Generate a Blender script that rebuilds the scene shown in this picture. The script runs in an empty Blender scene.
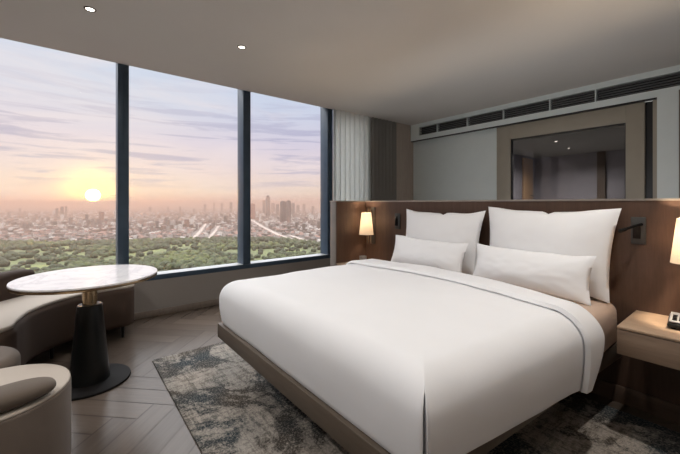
import bpy, bmesh, math, random
from mathutils import Vector, Matrix, noise
R = math.radians
PI = math.pi
sc = bpy.context.scene
COL = sc.collection
random.seed(7)

# ------------------------------------------------------------------ helpers
def mat(name):
    m = bpy.data.materials.new(name); m.use_nodes = True
    nt = m.node_tree
    return m, nt, nt.nodes.get('Principled BSDF')

def N(nt, t, **kw):
    n = nt.nodes.new(t)
    for k, v in kw.items():
        setattr(n, k, v)
    return n

def L(nt, a, b):
    nt.links.new(a, b)

def objco(nt, scale=(1, 1, 1), rot=(0, 0, 0)):
    tc = N(nt, 'ShaderNodeTexCoord'); mp = N(nt, 'ShaderNodeMapping')
    mp.inputs['Scale'].default_value = scale; mp.inputs['Rotation'].default_value = rot
    L(nt, tc.outputs['Object'], mp.inputs['Vector'])
    return mp.outputs['Vector']

def noise_tex(nt, vec, scale, detail=4, rough=.5, dist=0):
    n = N(nt, 'ShaderNodeTexNoise')
    n.inputs['Scale'].default_value = scale; n.inputs['Detail'].default_value = detail
    n.inputs['Roughness'].default_value = rough; n.inputs['Distortion'].default_value = dist
    if vec is not None: L(nt, vec, n.inputs['Vector'])
    return n.outputs['Fac']

def ramp(nt, fac, stops, interp='LINEAR'):
    r = N(nt, 'ShaderNodeValToRGB'); cr = r.color_ramp; cr.interpolation = interp
    while len(cr.elements) < len(stops): cr.elements.new(.5)
    for e, (p, c) in zip(cr.elements, stops):
        e.position = p; e.color = (*c, 1) if len(c) == 3 else c
    L(nt, fac, r.inputs['Fac'])
    return r.outputs['Color']

def mix(nt, fac, a, b, mode='MIX'):
    m = N(nt, 'ShaderNodeMix', data_type='RGBA', blend_type=mode)
    for sock, v in ((m.inputs[0], fac), (m.inputs[6], a), (m.inputs[7], b)):
        if hasattr(v, 'links'): L(nt, v, sock)
        elif isinstance(v, (int, float)): sock.default_value = v
        else: sock.default_value = (*v, 1)
    return m.outputs[2]

def mathn(nt, op, a, b=0.0, clamp=False):
    m = N(nt, 'ShaderNodeMath', operation=op); m.use_clamp = clamp
    for s, v in ((m.inputs[0], a), (m.inputs[1], b)):
        if hasattr(v, 'links'): L(nt, v, s)
        else: s.default_value = v
    return m.outputs[0]

def bump(nt, bsdf, h, strength=.3, dist=.01):
    b = N(nt, 'ShaderNodeBump'); b.inputs['Strength'].default_value = strength
    b.inputs['Distance'].default_value = dist
    L(nt, h, b.inputs['Height']); L(nt, b.outputs['Normal'], bsdf.inputs['Normal'])

def S(c):           # sRGB 0-255 to linear
    return tuple(((x / 255) / 12.92 if x <= 10 else ((x / 255 + .055) / 1.055) ** 2.4) for x in c)

def plain(name, col, rough=.6, metal=0.0, var=.06, scale=8, bmp=0.0, bscale=200, spec=.5, sheen=0):
    m, nt, b = mat(name)
    v = objco(nt)
    n = noise_tex(nt, v, scale, 3)
    c1 = tuple(x * (1 - var) for x in col); c2 = tuple(min(1, x * (1 + var)) for x in col)
    L(nt, ramp(nt, n, [(.3, c1), (.7, c2)]), b.inputs['Base Color'])
    b.inputs['Roughness'].default_value = rough; b.inputs['Metallic'].default_value = metal
    b.inputs['Specular IOR Level'].default_value = spec
    if sheen: b.inputs['Sheen Weight'].default_value = sheen
    if bmp:
        bump(nt, b, noise_tex(nt, v, bscale, 2), bmp, .003)
    return m

def wood(name, c1, c2, rough=.45, axis='Z', scale=1.0, spec=.4):
    m, nt, b = mat(name)
    sx = {'X': (1.2, 14, 14), 'Y': (14, 1.2, 14), 'Z': (14, 14, 1.2)}[axis]
    v = objco(nt, tuple(s * scale for s in sx))
    n = noise_tex(nt, v, 2.2, 6, .6, .4)
    f = noise_tex(nt, v, 12, 3, .6)
    c = ramp(nt, n, [(.3, c1), (.7, c2)])
    c = mix(nt, .25, c, ramp(nt, f, [(.3, tuple(x * .6 for x in c1)), (.7, c2)]))
    L(nt, c, b.inputs['Base Color']); b.inputs['Roughness'].default_value = rough
    b.inputs['Specular IOR Level'].default_value = spec
    return m

def link(o, parent=None):
    COL.objects.link(o)
    if parent is not None: o.parent = parent
    return o

def obj(name, bm, m, parent=None, smooth=True, angle=40):
    me = bpy.data.meshes.new(name)
    bmesh.ops.recalc_face_normals(bm, faces=bm.faces[:])
    bm.to_mesh(me); bm.free()
    if m is not None:
        for k in (m if isinstance(m, (list, tuple)) else [m]): me.materials.append(k)
    if smooth:
        me.shade_smooth(); me.set_sharp_from_angle(angle=R(angle))
    o = bpy.data.objects.new(name, me)
    return link(o, parent)

def tag(o, label=None, cat=None, group=None, kind=None):
    if label: o['label'] = label
    if cat: o['category'] = cat
    if group: o['group'] = group
    if kind: o['kind'] = kind
    return o

def thing(name, label, cat, loc=(0, 0, 0), rz=0, group=None):
    o = bpy.data.objects.new(name, None); o.location = loc; o.rotation_euler = (0, 0, rz)
    o.empty_display_size = .1
    return tag(link(o), label, cat, group)

def struct(name, bm, m, parent=None, **kw):
    o = obj(name, bm, m, parent, **kw)
    if parent is None: o['kind'] = 'structure'
    return o

def dup(root, loc, rz=0.0, label=None, group=None):
    r = root.copy(); COL.objects.link(r); r.location = loc; r.rotation_euler = (0, 0, rz)
    if label: r['label'] = label
    if group: r['group'] = group
    for ch in list(root.children):
        c = ch.copy(); COL.objects.link(c); c.parent = r
        for g in ch.children:
            d = g.copy(); COL.objects.link(d); d.parent = c
    return r

def box(bm, x0, x1, y0, y1, z0, z1, bev=0.0, seg=2):
    g = bmesh.ops.create_cube(bm, size=1)
    vs = g['verts']
    for v in vs:
        v.co = Vector((x0 + (v.co.x + .5) * (x1 - x0), y0 + (v.co.y + .5) * (y1 - y0), z0 + (v.co.z + .5) * (z1 - z0)))
    if bev:
        es = list({e for v in vs for e in v.link_edges})
        bmesh.ops.bevel(bm, geom=es, offset=bev, segments=seg, affect='EDGES', profile=.5)
    return bm

def bx(*a, **k):
    return box(bmesh.new(), *a, **k)

def lathe(prof, n=48, bm=None, cx=0, cy=0):
    bm = bm or bmesh.new()
    rings = []
    for r, z in prof:
        if r < 1e-6: rings.append([bm.verts.new((cx, cy, z))])
        else: rings.append([bm.verts.new((cx + r * math.cos(2 * PI * i / n), cy + r * math.sin(2 * PI * i / n), z)) for i in range(n)])
    for a, b in zip(rings, rings[1:]):
        for i in range(n):
            j = (i + 1) % n
            if len(a) == 1 and len(b) == 1: continue
            if len(a) == 1: bm.faces.new((a[0], b[j], b[i]))
            elif len(b) == 1: bm.faces.new((a[i], a[j], b[0]))
            else: bm.faces.new((a[i], a[j], b[j], b[i]))
    return bm

def rnd_prof(r, z0, z1, e=.02, k=5, close=True):
    p = [(0, z0)] if close else []
    for i in range(k + 1):
        t = -PI / 2 + i * PI / 2 / k; p.append((r - e + e * math.cos(t), z0 + e + e * math.sin(t)))
    for i in range(k + 1):
        t = i * PI / 2 / k; p.append((r - e + e * math.cos(t), z1 - e + e * math.sin(t)))
    if close: p.append((0, z1))
    return p

def tube(pts, r, n=12, bm=None):
    bm = bm or bmesh.new()
    pts = [Vector(p) for p in pts]; rings = []
    for i, p in enumerate(pts):
        d = (pts[min(i + 1, len(pts) - 1)] - pts[max(i - 1, 0)]).normalized()
        a = d.orthogonal().normalized(); b = d.cross(a)
        rings.append([bm.verts.new(p + r * (math.cos(2 * PI * k / n) * a + math.sin(2 * PI * k / n) * b)) for k in range(n)])
    for A, B in zip(rings, rings[1:]):
        off = min(range(n), key=lambda s: (A[0].co - B[s].co).length)
        for k in range(n):
            bm.faces.new((A[k], A[(k + 1) % n], B[(k + 1 + off) % n], B[(k + off) % n]))
    bm.faces.new(rings[0]); bm.faces.new(rings[-1])
    return bm

def round_rect(x0, x1, y0, y1, r, nc=10, ns=24):
    """outline of a rounded rectangle, constant point count"""
    r = max(1e-4, min(r, (x1 - x0) / 2 - 1e-4, (y1 - y0) / 2 - 1e-4))
    cs = [((x1 - r, y0 + r), -PI / 2), ((x1 - r, y1 - r), 0), ((x0 + r, y1 - r), PI / 2), ((x0 + r, y0 + r), PI)]
    pts = []
    for k, ((cx, cy), a0) in enumerate(cs):
        for i in range(nc + 1):
            a = a0 + PI / 2 * i / nc
            pts.append((cx + r * math.cos(a), cy + r * math.sin(a)))
        (nx, ny), a1 = cs[(k + 1) % 4]
        p = pts[-1]; q = (nx + r * math.cos(a1), ny + r * math.sin(a1))
        for i in range(1, ns):
            t = i / ns; pts.append((p[0] + (q[0] - p[0]) * t, p[1] + (q[1] - p[1]) * t))
    return pts

def shell(x0, x1, y0, y1, prof, rc, fn=None, nc=10, ns=24, cap_bottom=False):
    """stacked rounded rectangles: prof = [(inset, z)] from the hem up to the top centre"""
    bm = bmesh.new(); rings = []
    for ins, z in prof:
        pts = round_rect(x0 + ins, x1 - ins, y0 + ins, y1 - ins, max(.004, rc - ins * .9), nc, ns)
        rings.append([bm.verts.new(Vector(fn(px, py, z)) if fn else (px, py, z)) for px, py in pts])
    n = len(rings[0])
    for A, B in zip(rings, rings[1:]):
        for i in range(n):
            bm.faces.new((A[i], A[(i + 1) % n], B[(i + 1) % n], B[i]))
    bm.faces.new(rings[-1])
    if cap_bottom: bm.faces.new(list(reversed(rings[0])))
    return bm

def catmull(P, n=10):
    P = [Vector(p) for p in P]; out = []
    for i in range(len(P) - 1):
        a = P[max(i - 1, 0)]; b = P[i]; c = P[i + 1]; d = P[min(i + 2, len(P) - 1)]
        for k in range(n):
            t = k / n
            out.append(.5 * ((2 * b) + (c - a) * t + (2 * a - 5 * b + 4 * c - d) * t * t + (3 * b - a - 3 * c + d) * t ** 3))
    out.append(P[-1]); return out

# ------------------------------------------------------------------ camera
CAM = Vector((4.376, 0, 1.289))
cd = bpy.data.cameras.new('camera'); cam = bpy.data.objects.new('camera', cd); COL.objects.link(cam)
cam.location = CAM; cam.rotation_euler = (R(90), 0, .8966)
cd.sensor_width = 36; cd.lens = 36 * 341.655 / 680; cd.shift_y = -(227 - 203.255) / 680
cd.clip_start = .03; cd.clip_end = 60000
sc.camera = cam

def ray(px, py):
    s, c = math.sin(.8966), math.cos(.8966)
    a = (px - 340) / 341.655; b = (203.255 - py) / 341.655
    return Vector((-s + a * c, c + a * s, b))
def on_z(px, py, z):
    r = ray(px, py); return CAM + r * ((z - CAM.z) / r.z)

H = 2.80
HB = 2.80          # headboard face
BK = 5.216         # far wall face
RC = BK + .07      # recessed panels
YB = -4.30         # wall behind the camera
XR = 5.75          # right wall

# ------------------------------------------------------------------ materials
M = {}
M['ceiling'] = plain('ceiling_paint', (.74, .70, .66), .75, var=.015, scale=1.5, spec=.25)
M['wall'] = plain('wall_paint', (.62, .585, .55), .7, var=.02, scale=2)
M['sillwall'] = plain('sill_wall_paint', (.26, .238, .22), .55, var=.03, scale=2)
M['white'] = plain('white_lacquer', (.76, .82, .81), .4, var=.01)
M['navy'] = plain('navy_anodised_metal', (.040, .068, .104), .36, 0.1, var=.1)
M['alu'] = plain('pale_sill_metal', (.34, .35, .36), .35, .2)
M['walnut'] = wood('walnut_veneer', (.076, .042, .029), (.114, .067, .046), .42, 'Z', .7)
M['walnut2'] = wood('dark_walnut', (.085, .055, .040), (.125, .083, .060), .5, 'X', .7)
M['oak'] = wood('pale_oak', (.36, .25, .17), (.46, .33, .23), .38, 'X')
M['oak_front'] = wood('taupe_oak', (.26, .18, .13), (.33, .24, .175), .45, 'X')
M['trimwood'] = wood('grey_brown_wood', (.17, .135, .11), (.22, .18, .15), .45, 'Z')
M['wing'] = plain('taupe_lacquer', (.24, .215, .195), .45)
M['pier'] = wood('taupe_brown_veneer', (.38, .32, .27), (.46, .39, .33), .5, 'Z')
M['basewood'] = wood('bed_base_leather_wood', (.10, .078, .058), (.135, .105, .08), .5, 'X')
M['capmetal'] = plain('brushed_pewter', (.40, .36, .32), .35, .7)
M['bronze'] = plain('bronze', (.10, .085, .075), .4, .6)
M['gunmetal'] = plain('gunmetal', (.055, .055, .053), .45, .3)
M['brass'] = plain('brass', (.46, .34, .21), .24, 1.0)
M['black'] = plain('black_gloss_metal', (.010, .011, .011), .28, .2)
M['blackmatte'] = plain('black_matte', (.010, .009, .009), .65, spec=.08)
M['taupe'] = plain('taupe_panel', (.37, .33, .265), .5, var=.02)
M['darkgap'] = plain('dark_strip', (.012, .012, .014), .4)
M['ventblack'] = plain('vent_black', (.012, .012, .012), .6)
M['ventgrey'] = plain('vent_slat_grey', (.16, .16, .16), .5)
M['bathwall'] = plain('bathroom_wall', (.34, .32, .36), .6)
M['bathceil'] = plain('bathroom_ceiling', (.30, .30, .29), .6)
M['doorwood'] = wood('warm_door_wood', (.42, .25, .13), (.52, .33, .19), .4, 'Z')
M['column'] = plain('brown_column', (.11, .075, .055), .5)

def fabric(name, col, rough=.85, wave=0.0, bscale=420, bstr=.25, var=.03, sheen=.15):
    m, nt, b = mat(name)
    v = objco(nt)
    n = noise_tex(nt, v, 3, 3)
    L(nt, ramp(nt, n, [(.3, tuple(x * (1 - var) for x in col)), (.7, tuple(min(1, x * (1 + var)) for x in col))]), b.inputs['Base Color'])
    b.inputs['Roughness'].default_value = rough; b.inputs['Sheen Weight'].default_value = sheen
    b.inputs['Specular IOR Level'].default_value = .25
    f = noise_tex(nt, v, bscale, 2)
    w = noise_tex(nt, v, 6, 3)
    h = mathn(nt, 'ADD', mathn(nt, 'MULTIPLY', f, .12), mathn(nt, 'MULTIPLY', w, wave))
    bump(nt, b, h, bstr, .01)
    return m
M['linen'] = fabric('white_linen', (.81, .82, .845), wave=.4, var=.01)
M['pillow'] = fabric('white_pillow_cotton', (.86, .87, .89), wave=.25, var=.01)
M['sheet'] = fabric('ivory_sheet', (.56, .42, .33), wave=.4)
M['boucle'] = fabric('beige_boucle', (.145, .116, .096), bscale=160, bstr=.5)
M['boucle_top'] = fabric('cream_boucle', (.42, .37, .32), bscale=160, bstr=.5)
M['brownfab'] = fabric('brown_upholstery', (.068, .046, .035), bscale=200, bstr=.3, sheen=0)
M['darkbrown'] = fabric('dark_brown_upholstery', (.042, .026, .019), bscale=200, bstr=.3, sheen=0)
M['cushion'] = fabric('taupe_brown_velvet', (.095, .074, .058), bscale=200, bstr=.3)

# curtain cloths
def curtain_mat(name, col, trans):
    m, nt, b = mat(name)
    n = noise_tex(nt, objco(nt, (1, 1, .2)), 60, 2)
    c = ramp(nt, n, [(.3, tuple(x * .93 for x in col)), (.7, col)])
    d = N(nt, 'ShaderNodeBsdfDiffuse'); t = N(nt, 'ShaderNodeBsdfTranslucent'); mx = N(nt, 'ShaderNodeMixShader')
    L(nt, c, d.inputs['Color']); L(nt, c, t.inputs['Color'])
    mx.inputs[0].default_value = trans
    L(nt, d.outputs[0], mx.inputs[1]); L(nt, t.outputs[0], mx.inputs[2])
    L(nt, mx.outputs[0], nt.nodes['Material Output'].inputs['Surface'])
    return m
M['sheer'] = curtain_mat('pale_grey_sheer', (.78, .80, .79), .5)
M['blackout'] = curtain_mat('charcoal_blackout', (.46, .44, .41), .04)

# marble
m, nt, b = mat('white_marble'); v = objco(nt)
n1 = noise_tex(nt, v, 3.2, 8, .6, 1.4)
vein = ramp(nt, n1, [(.44, (.90, .89, .90)), (.495, (.74, .73, .76)), (.52, (.84, .83, .85)), (.60, (.90, .89, .90))])
cl = ramp(nt, noise_tex(nt, v, 5, 4), [(.3, (.9, .9, .93)), (.7, (1, 1, 1))])
L(nt, mix(nt, .6, vein, cl, 'MULTIPLY'), b.inputs['Base Color']); b.inputs['Roughness'].default_value = .12
M['marble'] = m

# floor planks: a tone per plank from a face attribute
m, nt, b = mat('herringbone_oak')
at = N(nt, 'ShaderNodeAttribute', attribute_name='tone'); at.attribute_type = 'GEOMETRY'
uv = N(nt, 'ShaderNodeAttribute', attribute_name='grain'); uv.attribute_type = 'GEOMETRY'
mp = N(nt, 'ShaderNodeMapping'); mp.inputs['Scale'].default_value = (1.6, 22, 1)
L(nt, uv.outputs['Vector'], mp.inputs['Vector'])
g = noise_tex(nt, mp.outputs['Vector'], 2.2, 6, .6, .3)
base = ramp(nt, at.outputs['Fac'], [(0, (.074, .056, .044)), (.5, (.093, .071, .056)), (1, (.116, .089, .071))])
c = mix(nt, .16, base, ramp(nt, g, [(.3, (.045, .036, .03)), (.7, (.13, .105, .088))]))
L(nt, c, b.inputs['Base Color']); b.inputs['Specular IOR Level'].default_value = .22
b.inputs['Roughness'].default_value = .26
M['plank'] = m
M['groove'] = plain('plank_groove', (.018, .015, .013), .8)

# rug: worn, blotchy, with broken strokes
m, nt, b = mat('distressed_rug'); v = objco(nt)
big = noise_tex(nt, v, 1.7, 8, .70, .9)
cells = N(nt, 'ShaderNodeTexVoronoi', feature='DISTANCE_TO_EDGE'); cells.inputs['Scale'].default_value = 15
wv = N(nt, 'ShaderNodeMapping'); tcw = N(nt, 'ShaderNodeTexCoord')
nd = N(nt, 'ShaderNodeTexNoise'); nd.inputs['Scale'].default_value = 7; nd.inputs['Detail'].default_value = 4
L(nt, tcw.outputs['Object'], nd.inputs['Vector'])
wob = N(nt, 'ShaderNodeVectorMath', operation='MULTIPLY_ADD'); wob.inputs[1].default_value = (.16, .16, 0)
L(nt, nd.outputs['Color'], wob.inputs[0]); L(nt, tcw.outputs['Object'], wob.inputs[2])
L(nt, wob.outputs[0], cells.inputs['Vector'])
strx = noise_tex(nt, objco(nt, (3, 15, 1)), 1.8, 7, .75, .5)
stry = noise_tex(nt, objco(nt, (15, 3, 1)), 1.8, 7, .75, .5)
fine = noise_tex(nt, v, 55, 4, .7)
light = ramp(nt, noise_tex(nt, v, 2.4, 4), [(.3, (.29, .275, .25)), (.7, (.40, .35, .30))])
dark = ramp(nt, noise_tex(nt, v, 1.9, 3), [(.35, (.024, .036, .044)), (.62, (.060, .048, .038))])
f1 = ramp(nt, big, [(.475, (0, 0, 0)), (.55, (.92, .92, .92))])
f2 = ramp(nt, mathn(nt, 'MULTIPLY', strx, stry), [(.20, (1, 1, 1)), (.30, (0, 0, 0))])
f3 = ramp(nt, cells.outputs['Distance'], [(.0, (1, 1, 1)), (.04, (.9, .9, .9)), (.09, (0, 0, 0))])
f4 = ramp(nt, fine, [(.42, (.75, .75, .75)), (.60, (0, 0, 0))])
fac = mathn(nt, 'MAXIMUM', mathn(nt, 'MULTIPLY', f2, .75), mathn(nt, 'MULTIPLY', f3, ramp(nt, big, [(.40, (.12, .12, .12)), (.54, (.8, .8, .8))])))
fac = mathn(nt, 'MAXIMUM', fac, mathn(nt, 'MULTIPLY', f4, .5))
fac = mathn(nt, 'ADD', fac, mathn(nt, 'MULTIPLY', f1, .8), True)
spk = ramp(nt, noise_tex(nt, v, 90, 3, .7), [(.50, (0, 0, 0)), (.60, (.9, .9, .9))])
fac = mathn(nt, 'SUBTRACT', fac, mathn(nt, 'MULTIPLY', spk, .45), True)
L(nt, mix(nt, fac, light, dark), b.inputs['Base Color']); b.inputs['Roughness'].default_value = .95
b.inputs['Specular IOR Level'].default_value = .1
bump(nt, b, fine, .5, .006)
M['rug'] = m

def thin_glass(name, tint, refl=.06):
    m, nt, b = mat(name); nt.nodes.remove(b)
    t = N(nt, 'ShaderNodeBsdfTransparent'); t.inputs['Color'].default_value = (*tint, 1)
    g = N(nt, 'ShaderNodeBsdfGlossy'); g.inputs['Roughness'].default_value = .0
    fr = N(nt, 'ShaderNodeFresnel'); fr.inputs['IOR'].default_value = 1.45
    mx = N(nt, 'ShaderNodeMixShader')
    L(nt, mathn(nt, 'MULTIPLY', fr.outputs[0], refl), mx.inputs[0])
    L(nt, t.outputs[0], mx.inputs[1]); L(nt, g.outputs[0], mx.inputs[2])
    L(nt, mx.outputs[0], nt.nodes['Material Output'].inputs['Surface'])
    return m
M['glass'] = thin_glass('clear_window_glass', (.97, .98, .98), .12)
M['smoke'] = thin_glass('smoked_glass', (.62, .62, .62), .6)

def emit(name, col, s):
    m, nt, b = mat(name)
    b.inputs['Base Color'].default_value = (*col, 1)
    b.inputs['Emission Color'].default_value = (*col, 1); b.inputs['Emission Strength'].default_value = s
    return m
M['lens'] = emit('lamp_lens', (1, .90, .78), 7)

# lamp shade: cloth that glows because the bulb inside shines through it
m, nt, b = mat('shade_cloth'); nt.nodes.remove(b)
d = N(nt, 'ShaderNodeBsdfDiffuse'); t = N(nt, 'ShaderNodeBsdfTranslucent'); mx = N(nt, 'ShaderNodeMixShader')
cc = ramp(nt, noise_tex(nt, objco(nt), 150, 2), [(.3, (.80, .74, .66)), (.7, (.86, .80, .72))])
L(nt, cc, d.inputs['Color']); L(nt, cc, t.inputs['Color']); mx.inputs[0].default_value = .55
L(nt, d.outputs[0], mx.inputs[1]); L(nt, t.outputs[0], mx.inputs[2])
L(nt, mx.outputs[0], nt.nodes['Material Output'].inputs['Surface'])
M['shade'] = m
M['strip'] = emit('fill_strip_glow', (1, .97, .93), 3)  # glow of the fill strip added behind the headboard
M['bulb'] = emit('bulb_glow', (1, .72, .45), 10)

# ------------------------------------------------------------------ room shell
# floor: herringbone planks laid over a dark bed
bm = bmesh.new(); tone = bm.faces.layers.float.new('tone'); grain = bm.loops.layers.float_vector.new('grain')
w = .154; n = 5; Lp = n * w; gp = .0048; q = math.sqrt(.5)
X0, X1, Y0, Y1 = 0.0, XR, YB, BK
def plank(u0, u1, v0, v1, along):
    x = lambda u, v: ((u - v) * q + 1.48, (u + v) * q)
    cs = [(u0 + gp, v0 + gp), (u1 - gp, v0 + gp), (u1 - gp, v1 - gp), (u0 + gp, v1 - gp)]
    P = [x(*c) for c in cs]
    if max(p[0] for p in P) < X0 or min(p[0] for p in P) > X1 or max(p[1] for p in P) < Y0 or min(p[1] for p in P) > Y1: return
    f = bm.faces.new([bm.verts.new((px, py, 0)) for px, py in P])
    t = random.random(); f[tone] = t; o = random.random() * 50
    for lp, (u, v) in zip(f.loops, cs):
        lp[grain] = Vector((u - u0 + o, v - v0 + o, 0)) if along == 'u' else Vector((v - v0 + o, u - u0 + o, 0))
for mm in range(-60, 90):
    for j in range(-8, 9):
        plank(mm * w + 2 * Lp * j, mm * w + Lp + 2 * Lp * j, mm * w, (mm + 1) * w, 'u')
        plank(Lp + mm * w + 2 * Lp * j, Lp + (mm + 1) * w + 2 * Lp * j, -(n - 1) * w + mm * w, w + mm * w, 'v')
for co, no in (((X0, 0, 0), (-1, 0, 0)), ((X1, 0, 0), (1, 0, 0)), ((0, Y0, 0), (0, -1, 0)), ((0, Y1, 0), (0, 1, 0))):
    bmesh.ops.bisect_plane(bm, geom=bm.verts[:] + bm.edges[:] + bm.faces[:], plane_co=co, plane_no=no, clear_outer=True)
for f in bm.faces: f.material_index = 0
k0 = len(bm.faces)
box(bm, X0, X1, Y0, Y1, -.15, -.0015)
bm.faces.ensure_lookup_table()
for f in bm.faces[k0:]: f.material_index = 1
struct('floor', bm, [M['plank'], M['groove']], smooth=False)

struct('ceiling', bx(0, XR, YB, BK + .25, H, H + .2), M['ceiling'], smooth=False)
struct('wall_back', bx(-.35, XR + .15, YB - .15, YB, -.15, H + .2), M['wall'], smooth=False)
struct('wall_right', bx(XR, XR + .15, YB, BK + .25, -.15, H + .2), M['wall'], smooth=False)
WX = -.188                                                   # glass plane
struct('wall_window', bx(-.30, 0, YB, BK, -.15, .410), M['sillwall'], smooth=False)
struct('trim_1', bx(-.30, 0, YB, BK, H + .14, H + .2), M['ceiling'], smooth=False)     # closes the head of the window
struct('baseboard_window', bx(0, .014, YB, 3.3, 0, .072, bev=.003), M['trimwood'])
struct('wall_corner', bx(-.30, 0.0, 4.115, BK + .10, .410, H + .15), M['wall'], smooth=False)
struct('trim_2', bx(0, .05, 4.80, RC + .04, 0, H), M['pier'], smooth=False)              # brown pier in the corner

# windows: navy mullions, a rail and a pane each
edges = [-3.68, -2.29, -.900, .428, 1.842, 3.245, 4.09]
for i in range(len(edges) - 1):
    a, bnd = edges[i], edges[i + 1]
    y0 = a + .104 if i else YB
    fr = bx(-.20, 0, bnd, bnd + (.104 if i < 5 else .02), .469, H + .14, bev=.003)
    if i == 0: y0 = YB
    box(fr, -.20, 0, y0 if i else YB, bnd + (.104 if i < 5 else .02), .410, .466, bev=.003)
    wdw = struct('window_%d' % (i + 1), fr, M['navy'])
    obj('pane', bx(WX - .004, WX + .004, y0, bnd, .469, H + .14), M['glass'], wdw, smooth=False)
    obj('sill', bx(WX + .006, -.004, y0, bnd, .466, .4695), M['alu'], wdw, smooth=False)

# curtains
def curtain_bm(y0, y1, folds, amp, x0):
    bm = bmesh.new(); nn = folds * 14; cols = []
    for i in range(nn + 1):
        t = i / nn; y = y0 + (y1 - y0) * t
        ph = t * folds * 2 * PI
        prev = []
        for z in (0.012, .7, 1.4, 2.1, H - .012):
            x = x0 + amp * math.sin(ph) + .25 * amp * math.sin(2 * ph + .7 + z * .3)
            yy = y + .35 * amp * math.sin(2 * ph)
            prev.append(bm.verts.new((x, yy, z)))
        cols.append(prev)
    for a, c in zip(cols, cols[1:]):
        for k in range(4): bm.faces.new((a[k], c[k], c[k + 1], a[k + 1]))
    bmesh.ops.solidify(bm, geom=bm.faces[:], thickness=.003)
    return bm
o = obj('sheer_curtain', curtain_bm(3.30, 4.12, 8, .040, .060), M['sheer'], angle=60)
tag(o, 'pale grey pleated sheer curtain hanging beside the window behind the headboard', 'curtain')
o = obj('blackout_curtain', curtain_bm(4.15, 4.785, 7, .045, .060), M['blackout'], angle=60)
tag(o, 'dark charcoal pleated curtain between the pale sheer and the brown corner pier', 'curtain')

# far wall behind the headboard: bulkhead with slot vents, white panel, glazed frame
def sx(x, y): return CAM.x - (CAM.x - x) * y / BK            # shift an x measured on the wall face to depth y
bm = bx(0, XR, BK, BK + .25, 2.728, H); box(bm, 0, XR, BK, BK + .25, 2.49, 2.574)
box(bm, 0, .249, BK, BK + .25, 2.574, 2.728); box(bm, 0, XR, BK + .12, BK + .25, 2.574, 2.728)
struct('wall_far', bm, M['white'], smooth=False)
bm = bx(3.595, 3.775, BK, BK + .25, 0, 2.49)
struct('trim_3', bm, M['white'], smooth=False)
struct('wall_far_wood', bx(3.775, XR, BK - .03, BK + .25, 0, 2.52), M['trimwood'], smooth=False)
divs = [.249, .657, 1.25, 1.855, 2.50, 3.024, 4.6]
for i in range(len(divs) - 1):
    a, c = divs[i] + .012, divs[i + 1]
    v = thing('air_vent', 'placeholder', 'vent', ((a + c) / 2, BK + .01, 2.65), 0, 'slot vents along the bulkhead')
    hw = (c - a) / 2
    obj('backing', bx(-hw, hw, .06, .10, -.077, .077), M['ventblack'], v, smooth=False)
    bm = bx(hw - .012, hw, -.012, .06, -.077, .077)
    obj('divider', bm, M['white'], v, smooth=False)
    for k in range(5):
        z = -.060 + k * .03
        s = bmesh.new(); box(s, -hw, hw - .012, 0, .022, z - .0025, z + .0025)
        bmesh.ops.rotate(s, verts=s.verts[:], cent=(0, .01, z), matrix=Matrix.Rotation(R(-20), 3, 'X'))
        obj('slat', s, M['ventgrey'], v, smooth=False)
    v['label'] = ['short black slot vent at the window end of the bulkhead',
                  'second black slot vent from the window above the white panel',
                  'third black slot vent from the window over the white panel edge',
                  'black slot vent above the left half of the glazed frame',
                  'black slot vent above the right half of the glazed frame',
                  'longest black slot vent above the white pier at the right'][i]
bm = bx(.055, sx(1.754, RC), RC, RC + .05, 0, 2.476, bev=.002)
o = obj('sliding_panel', bm, M['white']); tag(o, 'plain white sliding panel left of the taupe glazed frame', 'panel')
xa, xb, ga, gb = sx(1.754, RC) + .004, sx(3.492, RC), sx(1.968, RC), sx(3.321, RC)
bm = bx(xa, ga, RC - .02, RC + .05, 0, 2.474, bev=.002); box(bm, gb, xb, RC - .02, RC + .05, 0, 2.474, bev=.002)
box(bm, ga, gb, RC - .02, RC + .05, 2.262, 2.474, bev=.002); box(bm, ga, gb, RC - .02, RC + .05, 0, .9, bev=.002)
w6 = struct('window_7', bm, M['taupe'])
bm = bx(ga, ga + .012, RC, RC + .05, .9, 2.262); box(bm, gb - .012, gb, RC, RC + .05, .9, 2.262); box(bm, ga, gb, RC, RC + .05, 2.252, 2.262)
obj('bead', bm, M['darkgap'], w6, smooth=False)
obj('pane', bx(ga + .012, gb - .012, RC + .02, RC + .028, .9, 2.252), M['smoke'], w6, smooth=False)
struct('trim_4', bx(xb, sx(3.561, RC), RC + .03, RC + .06, 0, 2.476), M['darkgap'], smooth=False)
struct('trim_5', bx(sx(3.561, RC), 3.597, RC - .01, RC + .06, 0, 2.476), M['taupe'], smooth=False)

struct('shadow_strip', bx(.02, 3.597, BK + .003, RC - .001, 2.4765, 2.4898), M['darkgap'], smooth=False)  # dark-coloured strip painting in the shadow line under the bulkhead

# bathroom beyond the glass
bxw, byw = 1.24, 7.90
struct('wall_bathroom_far', bx(bxw - .1, 5.9, byw, byw + .1, 0, 2.5), M['bathwall'], smooth=False)
struct('wall_bathroom_left', bx(bxw - .1, bxw, BK + .14, byw, 0, 2.5), M['bathwall'], smooth=False)
struct('wall_bathroom_right', bx(5.8, 5.9, BK + .26, byw, 0, 2.5), M['bathwall'], smooth=False)
struct('ceiling_bathroom', bx(bxw, 5.8, BK + .26, byw, 2.262, 2.36), M['bathceil'], smooth=False)
struct('floor_bathroom', bx(bxw - .1, 5.9, BK + .12, byw + .1, -.1, 0), M['wall'], smooth=False)
d1 = struct('door_1', bx(bxw, bxw + .03, 7.28, 7.72, 0, 2.22, bev=.003), M['doorwood'])
obj('door_handle', tube([(bxw + .03, 7.62, 1.45), (bxw + .07, 7.62, 1.45), (bxw + .075, 7.50, 1.45)], .009), M['black'], d1)
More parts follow.
